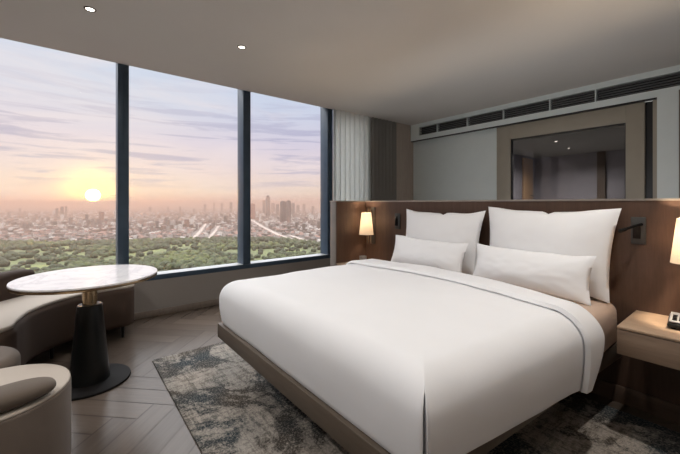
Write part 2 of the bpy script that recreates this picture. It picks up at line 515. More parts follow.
struct('trim_6', bx(2.36, 2.485, byw - .06, byw, 0, 2.262), M['column'], smooth=False)

# ------------------------------------------------------------------ ceiling downlights
def lamp_area(name, parent, loc, power, size, col, spread=PI):
    ld = bpy.data.lights.new(name, 'AREA'); ld.shape = 'DISK'; ld.size = size; ld.energy = power; ld.color = col; ld.spread = spread
    lo = bpy.data.objects.new(name, ld); COL.objects.link(lo); lo.parent = parent; lo.location = loc
    return lo
def downlight(x, y, z, label, power, col=(1, .955, .90), r=.038, spread=R(150), group='recessed ceiling downlights'):
    t = thing('ceiling_downlight', label, 'downlight', (x, y, z), 0, group)
    obj('trim_ring', lathe([(r * .72, -.001), (r * .78, -.006), (r, -.005), (r * 1.08, -.0005), (r * 1.08, .0)], 32), M['bronze'], t)
    obj('lens', lathe([(0, -.002), (r * .74, -.002), (r * .74, 0), (0, 0)], 32), M['lens'], t)
    if power: lamp_area('downlight_lamp', t, (0, 0, -.012), power, r * 2, col, spread)
    return t
DL = 4
downlight(1.085, .14, H, 'small round ceiling downlight nearest the round table', DL * .5)
downlight(1.203, 1.32, H, 'small round ceiling downlight nearest the middle window', DL * .5)
for k, (x, y, pw) in enumerate([(2.45, .10, 1.0), (2.45, 1.25, .7), (3.6, .10, .9), (3.6, 1.25, .45), (4.8, .10, .3), (4.8, 1.25, .3), (4.08, 2.12, 3), (2.2, -1.1, 2.6), (3.4, -1.1, 2.6)]):  # unseen downlights added as fill, save the one above the right nightstand
    downlight(x, y, H, ['added fill downlight above the stools', 'added fill downlight above the middle of the bed', 'added fill downlight above the rug by the bed foot',
              'added fill downlight above the right side of the bed', 'added fill downlight near the right wall by the camera', 'added fill downlight near the right wall beside the camera', 'ceiling downlight above the right nightstand', 'added fill downlight behind the stools towards the window', 'added fill downlight behind the camera in line with the bed'][k], DL * pw)
BL = 'downlights in the bathroom'
downlight(2.30, 6.0, 2.262, 'bathroom downlight nearest the glass', 16.0, group=BL, r=.034)
downlight(2.19, 6.91, 2.262, 'bathroom downlight nearest the far bathroom wall', 16.0, group=BL, r=.034)

# ------------------------------------------------------------------ headboard (low walnut partition with side wings)
hb = thing('headboard', 'long walnut headboard partition with side wings and a thin metal top edge', 'headboard', (2.81, HB, 0))
ox, oy = 2.81, HB
def lbx(x0, x1, y0, y1, z0, z1, **k): return bx(x0 - ox, x1 - ox, y0 - oy, y1 - oy, z0, z1, **k)
obj('panel', lbx(1.255, 4.46, HB, HB + .12, .0, 1.305), M['walnut'], hb, smooth=False)
obj('side_panel', lbx(1.255, 1.354, 2.352, HB, .012, 1.305, bev=.002), M['wing'], hb)
obj('side_panel', lbx(4.36, 4.46, 2.352, HB, .012, 1.305, bev=.002), M['wing'], hb)
obj('lining', lbx(1.354, 1.364, 2.358, HB, 0.11, 1.305), M['walnut'], hb, smooth=False)
bm = lbx(1.250, 4.465, HB - .006, HB + .126, 1.305, 1.318)
box(bm, 1.25 - ox, 1.359 - ox, 2.346 - oy, HB - .006 - oy, 1.305, 1.318); box(bm, 4.355 - ox, 4.465 - ox, 2.346 - oy, HB - .006 - oy, 1.305, 1.318)
obj('top_trim', bm, M['capmetal'], hb, smooth=False)
obj('fill_strip', lbx(1.40, 4.40, HB + .121, HB + .150, 1.20, 1.215), M['strip'], hb, smooth=False)  # unseen glowing strip added behind the headboard as fill
ld = bpy.data.lights.new('fill_strip_lamp', 'AREA'); ld.shape = 'RECTANGLE'; ld.size = 3.0; ld.size_y = .03; ld.energy = 6.5; ld.spread = R(165); ld.color = (.95, .98, 1)  # added fill lamp that brightens the far wall panel
lo = bpy.data.objects.new('fill_strip_lamp', ld); COL.objects.link(lo); lo.parent = hb; lo.location = (0.09, .16, 1.222); lo.rotation_euler = (R(180 - 66), 0, 0)
obj('skirting', lbx(1.364, 4.36, HB - .014, HB, 0, .108, bev=.002), M['walnut2'], hb)

# ------------------------------------------------------------------ rug
o = obj('rug', bx(1.24, 4.34, .542, 2.67, .0, .011, bev=.004), M['rug'])
tag(o, 'large distressed grey and charcoal area rug under the bed', 'rug')

# ------------------------------------------------------------------ bed
bed = thing('bed', 'wide floating platform bed with a brown base and ivory-sheeted mattress', 'bed', (2.8, 1.8, .011))
def tobed(bm):
    bmesh.ops.translate(bm, verts=bm.verts[:], vec=(-2.8, -1.8, -.011)); return bm
def skew(x, y):                                             # the right side runs very slightly outward to the head
    return x - max(0, (x - 2.2) / 1.6) * .135 * max(0, 2.45 - y) / 1.55
bm = bx(1.825, 3.79, .872, HB - .002, .298, .401, bev=.006)
for v in bm.verts: v.co.x = skew(v.co.x, v.co.y)
obj('base', tobed(bm), M['basewood'], bed)
obj('plinth', tobed(bx(2.25, 3.40, 1.45, HB - .02, .011, .298)), M['blackmatte'], bed, smooth=False)
prof = [(.012, .402), (0, .42), (0, .58)] + [(.07 - .07 * math.cos(t), .59 + .07 * math.sin(t)) for t in [PI / 2 * i / 6 for i in range(1, 7)]] + [(.2, .662), (.5, .663), (.88, .663)]
def mfn(x, y, z): return (skew(x, y), y, z)
obj('mattress', tobed(shell(1.89, 3.780, .935, 2.785, prof, .07, mfn, cap_bottom=True)), M['sheet'], bed)

# duvet
def crown(x, y):
    u = (x - 2.8) / .98
    return .028 * (1 - min(1, abs(u)) ** 2.5) + .012 * math.cos((y - 1.2) * 1.6)
def wr(x, y, z):
    p = Vector((x, y, z))
    return .006 * noise.noise(p * 2.3) + .003 * noise.noise(p * 6.1 + Vector((3, 1, 7)))
def dfn(x, y, z, up=0.0):
    t = max(0, min(1, (z - .55) / .16))
    zz = z + t * (crown(x, y) - .012) + up * t
    side = max(0, min(1, (.74 - z) / .30))
    k = wr(x, y, z)
    # right-hand hem drops a little towards the head and swells outwards
    if x > 2.8:
        hem = max(0, min(1, (.60 - z) / .2)) * max(0, min(1, (y - 1.0) / 1.2)) * max(0, min(1, (x - 3.5) / .2))
        zz -= .055 * hem
    bulge = .018 * math.sin(PI * max(0, min(1, (z - .40) / .32)))
    xx = x + (bulge + k) * (1 if x > 3.6 else -1 if x < 2.0 else 0) * max(0, min(1, (.76 - z) / .06))
    yy = y - (bulge + k) * (1 if y < 1.0 else 0) * max(0, min(1, (.76 - z) / .06))
    zz += k * 1.2 * t
    yw = max(0, min(1, (yy - 1.75) / .6)); yw = yw * yw * (3 - 2 * yw)
    yy -= .15 * max(0, (x - 2.6) / 1.1) ** 2 * yw
    return (skew(xx, yy), yy, zz)
prof = [(.004, .404), (0, .41)] + [(0, .41 + .18 * i / 8) for i in range(1, 9)]
re = .125
prof += [(re - re * math.cos(a), .595 + re * math.sin(a)) for a in [PI / 2 * i / 12 for i in range(1, 13)]]
prof += [(re + .60 * (i / 13), .722) for i in range(1, 14)]
DX0, DX1, DY0, DY1 = 1.845, 3.832, .892, 2.37
def slit(f):
    # the pinched vertical corner seam at the foot, right-hand side
    def g(x, y, z):
        X, Y, Z = f(x, y, z)
        cx, cy = DX1 - .028, DY0 + .028
        if x > cx and y < cy and z < .705:
            a = math.atan2(y - cy, x - cx)              # -90..0 deg around the corner
            dd = abs(a + PI / 4) / (PI / 4)
            dep = .045 * max(0, 1 - dd * 3.2) * min(1, (.705 - z) / .06)
            X -= dep * .7071; Y += dep * .7071
        return (X, Y, Z)
    return g
bm = shell(DX0, DX1, DY0, DY1, prof, .03, slit(dfn), nc=24, ns=40)
bmesh.ops.delete(bm, geom=[f for f in bm.faces if f.calc_center_median().y > 2.12 and f.calc_center_median().z < .672 and 1.87 < f.calc_center_median().x < 3.812], context='FACES')
dv = obj('duvet', bm, M['linen'], angle=70)
dv.location = (0, 0, 0)
tag(dv, 'thick white duvet covering the bed with its top edge turned down', 'duvet')
prof2 = [(.004, .43), (-.010, .44)] + [(-.011, .44 + .15 * i / 8) for i in range(1, 9)]
prof2 += [(re - (re + .011) * math.cos(a), .595 + (re + .011) * math.sin(a)) for a in [PI / 2 * i / 12 for i in range(1, 13)]]
# turned-down band: strip swept over the duvet from side to side
def band():
    bm = bmesh.new(); cols = []
    sec = []
    re2 = re
    for z in [.425 + .165 * i / 8 for i in range(9)]: sec.append((DX0, z, (-1, 0)))
    for i in range(1, 13):
        a = PI / 2 * i / 12; sec.append((DX0 + re2 - re2 * math.cos(a), .595 + re2 * math.sin(a), (-math.cos(a), math.sin(a))))
    for i in range(1, 30): sec.append((DX0 + re2 + (DX1 - DX0 - 2 * re2) * i / 30, .72, (0, 1)))
    for i in range(12, -1, -1):
        a = PI / 2 * i / 12; sec.append((DX1 - re2 + re2 * math.cos(a), .595 + re2 * math.sin(a), (math.cos(a), math.sin(a))))
    for z in [.595 - .19 * i / 8 for i in range(1, 9)]: sec.append((DX1, z, (1, 0)))
    ny = 16
    for (x, z, nrm) in sec:
        row = []
        y0 = 2.10 - .03 * max(0, (2.6 - x) / .75) ** 2 + .008 * math.sin(x * 5); y1 = 2.40 - (.16 * ((.62 - z) / .22) ** 2 if z < .62 else 0)
        for outer in (1, 0):
            for k in range(ny + 1):
                t = k / ny if outer else 1 - k / ny
                y = y0 + (y1 - y0) * t
                e = min(t, 1 - t); th = (.022 * min(1, (e / .06)) ** .5 if e < .06 else .022) if t > .5 else .022 * min(1, t / .02)
                off = (.008 + th) if outer else (-.004 if t > .10 else .012)
                if t > .80: off -= .03 * ((t - .80) / .20) ** 2 * (1 if outer else .4)
                X, Y, Z = dfn(x, y, z)
                row.append(bm.verts.new((X + nrm[0] * off, Y, Z + nrm[1] * off)))
        cols.append(row)
    for A, B in zip(cols, cols[1:]):
        m_ = len(A)
        for k in range(m_): bm.faces.new((A[k], A[(k + 1) % m_], B[(k + 1) % m_], B[k]))
    bm.faces.new(cols[0]); bm.faces.new(list(reversed(cols[-1])))
    return bm
obj('turned_down_edge', band(), M['linen'], dv, angle=60)

# pillows
def pillow(label, xc, yc, z0, wd, ht, front, back, lean, roll=0.0, seed=0, notch=0.0, taper=0.0):
    bm = bmesh.new(); nx, nz = 44, 30
    def pt(i, k, side):
        u = -1 + 2 * i / nx; v = -1 + 2 * k / nz
        pin_x = (1 - .060 * (1 - v * v)) * (1 + taper * v); pin_z = 1 - .115 * (1 - abs(u) ** 2.6)
        th = max(0, (1 - abs(u) ** 2.4)) ** .62 * max(0, (1 - abs(v) ** 2.2)) ** .62
        p = Vector((u * 3 + seed * 5.1, v * 2, side * 4))
        nn = .008 * noise.noise(p * .7) + .003 * noise.noise(p * 2.0)
        y = (-front * th if side < 0 else back * th) + nn * min(1, th * 2) * (1 if side < 0 else .3)
        x = u * wd / 2 * pin_x; z = v * ht / 2 * pin_z
        if notch and v > .6: z -= notch * math.exp(-((u - .05) / .05) ** 2) * (v - .6) / .4
        z += .012 * noise.noise(Vector((u * 2.2, seed, 0))) * (1 if v > 0 else .3)
        return (x, y, z)
    F = [[bm.verts.new(pt(i, k, -1)) for k in range(nz + 1)] for i in range(nx + 1)]
    B = [[F[i][k] if i in (0, nx) or k in (0, nz) else bm.verts.new(pt(i, k, 1)) for k in range(nz + 1)] for i in range(nx + 1)]
    for i in range(nx):
        for k in range(nz):
            bm.faces.new((F[i][k], F[i + 1][k], F[i + 1][k + 1], F[i][k + 1]))
            bm.faces.new((B[i][k], B[i][k + 1], B[i + 1][k + 1], B[i + 1][k]))
    mtx = Matrix.Rotation(R(roll), 4, 'Y') @ Matrix.Rotation(R(-lean), 4, 'X')
    bmesh.ops.transform(bm, matrix=mtx, verts=bm.verts[:])
    o = obj('pillow', bm, M['pillow'], angle=120)
    zmin = min(v.co.z for v in o.data.vertices)
    o.location = (xc, yc, z0 - zmin)
    return tag(o, label, 'pillow', 'white pillows at the head of the bed')
pillow('large white pillow standing at the left of the headboard', 2.470, 2.695, .664, .835, .572, .090, .030, 10, .3, 1, .018, .03)
pillow('large white pillow standing at the right by the reading light', 3.358, 2.695, .664, .845, .605, .090, .030, 10, .3, 2, .018, .04)
pillow('small white pillow leaning on the large left pillow', 2.440, 2.535, .664, .80, .310, .078, .022, 17, 1.2, 3)
pillow('small white pillow leaning on the large right pillow', 3.310, 2.535, .664, .80, .310, .078, .022, 17, .6, 4)

# ------------------------------------------------------------------ nightstands, lamps, phone
def nightstand(label, x0, x1, mirror=False):
    xc = (x0 + x1) / 2; hw = (x1 - x0) / 2
    t = thing('nightstand', label, 'nightstand', (xc, HB, .466), 0, 'floating nightstands')
    obj('top', bx(-hw, hw, 2.350 - HB, -.001, .138, .152, bev=.003), M['oak'], t)
    obj('carcass', bx(-hw + .006, hw - .004, 2.372 - HB, -.001, 0, .138), M['oak_front'], t, smooth=False)
    obj('drawer_front', bx(-hw, hw, 2.354 - HB, 2.371 - HB, -.0, .134, bev=.002), M['oak_front'], t)
    return t
nightstand('pale oak floating nightstand right of the bed holding the telephone', 3.860, 4.355)
nightstand('dim floating nightstand in the corner left of the bed', 1.368, 1.780)

def sconce(label, x, z0=.93, z1=1.18, r0=.083, r1=.056, pw=12.0):
    t = thing('wall_lamp', label, 'wall lamp', (x, HB, z0), 0, 'shaded wall lamps either side of the bed')
    cy = -.115
    obj('back_plate', bx(-.032, .032, -.012, -.0005, -.115, .31, bev=.003), M['bronze'], t)
    for s in (-1, 1):
        obj('rod', tube([(s * .022, cy * .55, -.105), (s * .022, cy * .55, .305)], .007), M['brass'], t)
    obj('bracket', tube([(0, -.01, .1), (0, cy, .1)], .007), M['bronze'], t)
    hgt = z1 - z0
    bm = lathe([(r0, 0), (r1, hgt), (r1 - .002, hgt), (r0 - .002, 0), (r0, 0)], 40, cx=0, cy=cy)
    obj('lamp_shade', bm, M['shade'], t, angle=50)
    b_ = lathe([(0, .07), (.014, .075), (.022, .10), (.020, .125), (.010, .15), (0, .155)], 20, cx=0, cy=cy)
    obj('bulb', b_, M['bulb'], t)
    ld = bpy.data.lights.new('bulb_lamp', 'POINT'); ld.energy = pw; ld.color = (1, .80, .58); ld.shadow_soft_size = .03
    lo = bpy.data.objects.new('bulb_lamp', ld); COL.objects.link(lo); lo.parent = t; lo.location = (0, cy, .185)
    return t
sconce('small glowing wall lamp with a cream tapered shade left of the bed', 1.500)
sconce('glowing wall lamp with a cream shade above the telephone', 4.112, .955, 1.205, pw=30)

def reader(label, x, z, arm):
    t = thing('reading_light', label, 'reading light', (x, HB, z), 0)
    obj('wall_plate', bx(-.036, .036, -.014, -.0005, -.084, .084, bev=.003), M['gunmetal'], t)
    obj('recess', bx(-.026, .012, -.018, -.014, -.05, .03, bev=.001), M['blackmatte'], t)
    if arm:
        obj('arm', tube([(.016, -.016, .040), (.008, -.045, .037), (-.020, -.085, .024), (-.050, -.112, .008)], .0085), M['blackmatte'], t)
        obj('head', tube([(-.044, -.107, .011), (-.070, -.128, -.003)], .0115, 16), M['blackmatte'], t)
    else:
        obj('arm', tube([(0, -.016, .05), (-.005, -.03, .0), (-.008, -.03, -.045)], .0085), M['blackmatte'], t)
    return t
reader('black swing arm reading light right of the large right pillow', 3.872, 1.118, True)
reader('black reading light folded flat left of the large left pillow', 1.878, 1.096, False)

t = thing('telephone', 'black and silver desk telephone on the right nightstand', 'telephone', (4.118, 2.60, .618), R(4))
bm = bx(-.085, .085, -.085, .085, .008, .030, bev=.008)
for v in bm.verts:
    if v.co.z > .02: v.co.z += (v.co.y + .085) * .12
obj('base', bm, M['black'], t)
bm = bx(-.078, .078, -.075, .075, .034, .040, bev=.002)
for v in bm.verts: v.co.z += (v.co.y + .085) * .12
obj('face_plate', bm, M['alu'], t)
bm = tube([(.045, -.06, .062), (.045, -.03, .068), (.045, .03, .078), (.045, .07, .074)], .017, 14)
obj('handset', bm, M['black'], t)
for r_ in range(4):
    for c_ in range(3):
        obj('key', bx(-.066 + c_ * .026, -.048 + c_ * .026, -.055 + r_ * .022, -.042 + r_ * .022, .044 + r_ * .0027, .049 + r_ * .0027, bev=.001), M['blackmatte'], t)
for sx_ in (-.06, .06):
    for sy_ in (-.06, .06):
        obj('foot', lathe([(0, 0), (.01, 0), (.01, .01), (0, .01)], 12, cx=sx_, cy=sy_), M['blackmatte'], t)
cup = obj('cup', lathe([(0, 0), (.034, 0), (.040, .01), (.042, .06), (.039, .06), (.036, .012), (0, .008)], 28), M['alu'])
cup.location = (1.450, 2.68, .618)
tag(cup, 'small pewter cup on the left nightstand below the wall lamp', 'cup')

# ------------------------------------------------------------------ round table
tb = thing('round_table', 'round white marble pedestal table by the window', 'table', (1.317, .129, 0))
obj('table_top', lathe([(0, .757), (.4305, .757), (.4312, .758), (.4312, .7665), (.4295, .769), (0, .769)], 96), M['marble'], tb, angle=50)
obj('edge_band', lathe([(.40, .739), (.430, .739), (.4312, .742), (.4312, .7565), (.40, .7565), (.40, .739)], 96), M['brass'], tb, angle=50)
obj('top_plate', lathe([(0, .725), (.13, .725), (.14, .739), (0, .739)], 48), M['black'], tb)
obj('column', lathe([(0, .50), (.045, .50), (.045, .725), (0, .725)], 32), M['brass'], tb, angle=30)
bm = bmesh.new()
for k in range(6):
    a = 2 * PI * k / 6
    pass
obj('pedestal', lathe([(0, .018), (.122, .018), (.122, .03), (.076, .555), (.070, .562), (.045, .562), (0, .562)], 56), M['black'], tb, angle=20)
obj('base', lathe([(0, 0), (.252, 0), (.254, .004), (.252, .014), (.240, .019), (0, .019)], 72), M['blackmatte'], tb)

# ------------------------------------------------------------------ curved sofa
def sweep(path, prof, endround=.12):
    """prof: [(offset, z)] closed loop, offset + = to the inner side; rounded plan ends"""
    P = [Vector((p[0], p[1])) for p in path]; n_ = len(P)
    acc = [0]
    for a, c in zip(P, P[1:]): acc.append(acc[-1] + (c - a).length)
    tot = acc[-1]; bm = bmesh.new(); rows = []
    zc = sum(z for o_, z in prof) / len(prof); oc = sum(o_ for o_, z in prof) / len(prof)
    for i, p in enumerate(P):
        d = (P[min(i + 1, n_ - 1)] - P[max(i - 1, 0)]).normalized(); nr = Vector((-d.y, d.x))
        s = min(acc[i], tot - acc[i]); k = 1.0
        if s < endround: k = math.sqrt(max(0.0, 1 - (1 - s / endround) ** 2))
        k = .55 + .45 * k if s < endround else 1
        kz = .90 + .10 * ((k - .55) / .45)
        rows.append([bm.verts.new((p.x + nr.x * (oc + (o_ - oc) * k), p.y + nr.y * (oc + (o_ - oc) * k), zc + (z - zc) * kz)) for o_, z in prof])
    m_ = len(prof)
    for A, B in zip(rows, rows[1:]):
        for k in range(m_): bm.faces.new((A[k], A[(k + 1) % m_], B[(k + 1) % m_], B[k]))
    bm.faces.new(rows[0]); bm.faces.new(list(reversed(rows[-1])))
    return bm
def rr_prof(o0, o1, z0, z1, r, k=6):
    out = []
    for (cx, cz, a0) in ((o1 - r, z0 + r, -PI / 2), (o1 - r, z1 - r, 0), (o0 + r, z1 - r, PI / 2), (o0 + r, z0 + r, PI)):
        for i in range(k + 1):
            a = a0 + PI / 2 * i / k; out.append((cx + r * math.cos(a), cz + r * math.sin(a)))
    return out
def resample(P, n_, tail):
    return P
cpath = catmull([(.325, .52), (.33, .28), (.40, .02), (.58, -.24), (.86, -.43), (1.14, -.495), (1.37, -.51)], 14)
# denser rows at both ends
def dense(P):
    out = [P[0].lerp(P[1], t) for t in (0, .04, .12, .25, .45, .7)] + list(P[1:-1]) + [P[-2].lerp(P[-1], t) for t in (.3, .55, .75, .88, .96, 1)]
    return out
sofa = thing('curved_sofa', 'low curved brown sofa wrapping round the table under the window', 'sofa', (0, 0, 0))
obj('seat', sweep(dense(cpath), rr_prof(-.25, .25, .105, .485, .055), .10), M['brownfab'], sofa, angle=60)
obj('seat_cushion', sweep(dense(cpath), rr_prof(-.235, .235, .470, .500, .014), .10), M['boucle_top'], sofa, angle=60)
bpath = [p for p in cpath if p.y < -.10]
obj('backrest', sweep(dense(bpath), rr_prof(-.30, -.16, .20, .715, .045), .10), M['darkbrown'], sofa, angle=60)
for (x, y) in ((.50, .42), (.20, .42), (.66, -.10), (.40, -.30), (1.25, -.33), (1.25, -.66)):
    obj('leg', lathe([(0, 0), (.012, 0), (.016, .125), (0, .125)], 16, cx=x, cy=y), M['black'], sofa)

# stools
s1 = thing('drum_stool', 'cream round drum stool cut off at the lower left corner', 'stool', (2.237, -.276, 0), 0, 'round upholstered stools')
obj('drum', lathe(rnd_prof(.293, .012, .440, .012, 4), 96), M['boucle'], s1, angle=60)
obj('seat', lathe(rnd_prof(.290, .436, .452, .008, 4), 96), M['boucle_top'], s1, angle=60)
obj('base', lathe([(0, 0), (.26, 0), (.26, .014), (0, .014)], 64), M['blackmatte'], s1)
s2 = thing('drum_stool', 'brown round stool behind the cream drum stool at the left edge', 'stool', (1.645, -.47, 0), 0, 'round upholstered stools')
obj('drum', lathe(rnd_prof(.258, .012, .430, .05, 8), 96), M['boucle'], s2, angle=60)
obj('base', lathe([(0, 0), (.22, 0), (.22, .014), (0, .014)], 64), M['blackmatte'], s2)
# cushion on the near stool
bm = bmesh.new(); bmesh.ops.create_uvsphere(bm, u_segments=40, v_segments=24, radius=1)
for v in bm.verts:
    s_ = lambda q_, e: math.copysign(abs(q_) ** e, q_)
    v.co = Vector((s_(v.co.x, .75) * .19, s_(v.co.y, .75) * .085, s_(v.co.z, .8) * .038))
cu = obj('cushion', bm, M['cushion'], angle=80)
cu.location = (2.425, -.225, .490); cu.rotation_euler = (0, 0, R(102))
tag(cu, 'brown oval cushion lying on the cream drum stool', 'cushion')

# ------------------------------------------------------------------ the city outside
G = -110.0
def ground_pt(px, py): return on_z(px, py, G)
m, nt, b = mat('city_ground'); v = objco(nt)
a1 = noise_tex(nt, v, .010, 6, .65); a2 = noise_tex(nt, v, .05, 4, .7)
c = mix(nt, .5, ramp(nt, a1, [(.35, (.022, .024, .016)), (.5, (.05, .043, .038)), (.7, (.08, .066, .058))]), ramp(nt, a2, [(.35, (.02, .02, .016)), (.65, (.10, .085, .075))]))
L(nt, c, b.inputs['Base Color']); b.inputs['Roughness'].default_value = .9
M['cityground'] = m
m, nt, b = mat('park_grass'); v = objco(nt)
a1 = noise_tex(nt, v, .012, 5, .6)
L(nt, ramp(nt, a1, [(.35, (.026, .034, .008)), (.5, (.046, .060, .014)), (.66, (.085, .10, .022))]), b.inputs['Base Color']); b.inputs['Roughness'].default_value = .9
M['grass'] = m
m, nt, b = mat('tree_leaves')
at = N(nt, 'ShaderNodeAttribute', attribute_name='tone'); at.attribute_type = 'GEOMETRY'
L(nt, ramp(nt, at.outputs['Fac'], [(0, (.009, .014, .004)), (.6, (.018, .027, .006)), (1, (.050, .060, .012))]), b.inputs['Base Color']); b.inputs['Roughness'].default_value = .9
M['leaves'] = m
m, nt, b = mat('city_walls')
at = N(nt, 'ShaderNodeAttribute', attribute_name='tone'); at.attribute_type = 'GEOMETRY'
L(nt, ramp(nt, at.outputs['Fac'], [(0, (.030, .026, .024)), (.35, (.07, .058, .052)), (.6, (.11, .092, .085)), (.8, (.12, .065, .05)), (.92, (.17, .155, .15)), (1, (.34, .32, .30))]), b.inputs['Base Color']); b.inputs['Roughness'].default_value = .8
M['citywall'] = m
def tower_mat(name, c1, c2):
    m, nt, b = mat(name); v = objco(nt)
    w1 = N(nt, 'ShaderNodeTexBrick'); w1.inputs['Scale'].default_value = .12
    w1.inputs['Color1'].default_value = (*c1, 1); w1.inputs['Color2'].default_value = (*tuple(x * .8 for x in c1), 1); w1.inputs['Mortar'].default_value = (*c2, 1)
    w1.inputs['Mortar Size'].default_value = .12
    mp = N(nt, 'ShaderNodeMapping'); mp.inputs['Rotation'].default_value = (R(90), 0, 0)
    L(nt, v, mp.inputs['Vector']); L(nt, mp.outputs[0], w1.inputs['Vector'])
    L(nt, w1.outputs['Color'], b.inputs['Base Color']); b.inputs['Roughness'].default_value = .7
    return m
M['tower'] = tower_mat('tower_facade', (.06, .052, .052), (.035, .03, .03))
M['towerlight'] = tower_mat('pale_tower_facade', (.10, .088, .085), (.06, .052, .05))
M['towerpink'] = tower_mat('salmon_tower_facade', (.20, .085, .06), (.15, .06, .045))
M['road'] = plain('pale_road', (.20, .165, .145), .8, scale=.05)
M['hill'] = plain('far_hills', (.04, .035, .035), .9, scale=.002)

bm = bx(-16000, -60, -9000, 16000, G - 20, G)
struct('ground', bm, M['cityground'], smooth=False)
# park: band of lawn in front of the city
edge_px = [(-60, 244), (0, 243), (60, 243.5), (120, 242), (180, 240.5), (240, 239), (290, 240), (330, 246), (420, 250)]
far = [ground_pt(*p) for p in edge_px]; near = [ground_pt(p[0], 330) for p in edge_px]
bm = bmesh.new()
A = [bm.verts.new((p.x, p.y, G + .5)) for p in far]; B = [bm.verts.new((p.x, p.y, G + .5)) for p in near]
for i in range(len(A) - 1): bm.faces.new((A[i], A[i + 1], B[i + 1], B[i]))
o = obj('park_lawn', bm, M['grass'], smooth=False); o['kind'] = 'structure'

rng = random.Random(11)
ico = bmesh.new(); bmesh.ops.create_icosphere(ico, subdivisions=2, radius=1)
IV = [v.co.copy() for v in ico.verts]; IF = [[v.index for v in f.verts] for f in ico.faces]; ico.free()
def edge_y(px):
    for (x0, y0), (x1, y1) in zip(edge_px, edge_px[1:]):
        if x0 <= px <= x1: return y0 + (y1 - y0) * (px - x0) / (x1 - x0)
    return 245
def stuff_mesh(name, V, F, T, m):
    me = bpy.data.meshes.new(name); me.from_pydata(V, [], F); 
    at = me.attributes.new('tone', 'FLOAT', 'FACE'); at.data.foreach_set('value', T)
    me.materials.append(m); me.update()
    o = bpy.data.objects.new(name, me); COL.objects.link(o); return o
V, F, T = [], [], []
for _ in range(7600):
    px = rng.uniform(-58, 405); t_ = rng.random()
    ey = edge_y(px); py = ey + .3 + (318 - ey) * t_ ** 1.6
    p = ground_pt(px, py)
    dens = noise.noise(Vector((p.x * .008, p.y * .008, 3)))
    if dens < -.04 and py > ey + 3 and rng.random() < .85: continue
    r = rng.uniform(3.5, 7.5); h = r * rng.uniform(.7, 1.0); k = len(V)
    tn = min(1, max(0, .45 + dens * .6 + rng.uniform(-.3, .3)))
    for c in IV:
        s = 1 + .22 * noise.noise(c * 1.7 + Vector((p.x, p.y, 0)))
        V.append((p.x + c.x * r * s, p.y + c.y * r * s, G + h * .8 + c.z * h * s))
    for f in IF: F.append([k + q_ for q_ in f]); T.append(tn)
o = stuff_mesh('park_trees', V, F, T, M['leaves']); o['kind'] = 'stuff'; tag(o, 'dark green tree canopy filling the park below the window', 'trees')

ROADS = [([(247, 217), (262, 227), (280, 236), (292, 240)], 16), ([(290, 236), (302, 240), (318, 246)], 14),
         ([(190, 243), (200, 232), (206, 224)], 13), ([(206, 243), (214, 233), (219, 226)], 11)]
RSEG = []
for pts, wd_ in ROADS:
    Q = [ground_pt(*p).to_2d() for p in pts]
    RSEG += [(a, c, wd_) for a, c in zip(Q, Q[1:])]
def off_road(p, r_):
    for a, c, wd_ in RSEG:
        ab = c - a; t_ = max(0, min(1, (p - a).dot(ab) / ab.length_squared))
        if (p - a - ab * t_).length < wd_ / 2 + r_: return False
    return True
taken = {}
def free(p, r_):
    k = (int(p.x // 60), int(p.y // 60))
    for dx in (-1, 0, 1):
        for dy in (-1, 0, 1):
            for q_, rq in taken.get((k[0] + dx, k[1] + dy), ()):
                if (q_ - p).length < r_ + rq: return False
    return True
def take(p, r_): taken.setdefault((int(p.x // 60), int(p.y // 60)), []).append((p.copy(), r_))
# towers
def tower(px, ybase, ytop, wpx, m, label, group=None, setback=False):
    p = ground_pt(px, ybase); r = ray(px, ybase)
    t_ = (G - CAM.z) / r.z
    hgt = (203.255 - ytop) / 341.655 * t_ + CAM.z - G
    wd = wpx / 341.655 * t_
    take(p.to_2d(), wd * .65)
    t = thing('tower', label, 'tower', (p.x, p.y, G), rng.uniform(-.2, .6), group)
    obj('shaft', bx(-wd / 2, wd / 2, -wd * .4, wd * .4, 0, hgt * (.90 if setback else .97)), m, t, smooth=False)
    obj('crown', bx(-wd * .32, wd * .32, -wd * .28, wd * .28, hgt * (.90 if setback else .97), hgt), m, t, smooth=False)
    if setback: obj('mast', tube([(0, 0, hgt), (0, 0, hgt * 1.05)], wd * .04, 6), m, t)
TG = 'grey towers in the hazy city'
tower(252.5, 219, 203.5, 4.2, M['towerpink'], 'salmon pink tower beside the right mullion above the diagonal avenue')
tower(268, 216, 195.5, 3.6, M['tower'], 'tallest thin grey tower with a mast in the right window', None, True)
tower(283, 224, 201, 4.6, M['tower'], 'left of the two broad dark towers in the right window')
tower(288.5, 223, 200.5, 4.0, M['tower'], 'right of the two broad dark towers in the right window')
LT = 'thin hazy grey tower rising over the city rooftops'
for px, yb, yt, wp in ((264, 214, 200, 2.4), (273, 213, 203, 3), (277.5, 216, 204, 2.6), (293, 217, 203, 3), (298, 214, 205, 2.5), (304, 213, 204, 2.4), (231, 214, 202, 2.2), (222, 212, 203, 2), (205, 213, 204, 2.2),
                       (214, 212, 202.5, 1.8), (180, 213, 206.5, 2), (168, 212, 206.5, 1.8), (150, 213, 207, 2.2), (62, 219, 206.5, 2.5), (57, 218, 208, 2), (66, 218, 206, 2), (20, 214, 208, 2.2), (313, 214, 206, 2.2)):
    tower(px, yb, yt, wp, M['towerlight'] if rng.random() < .4 else M['tower'], LT, TG)

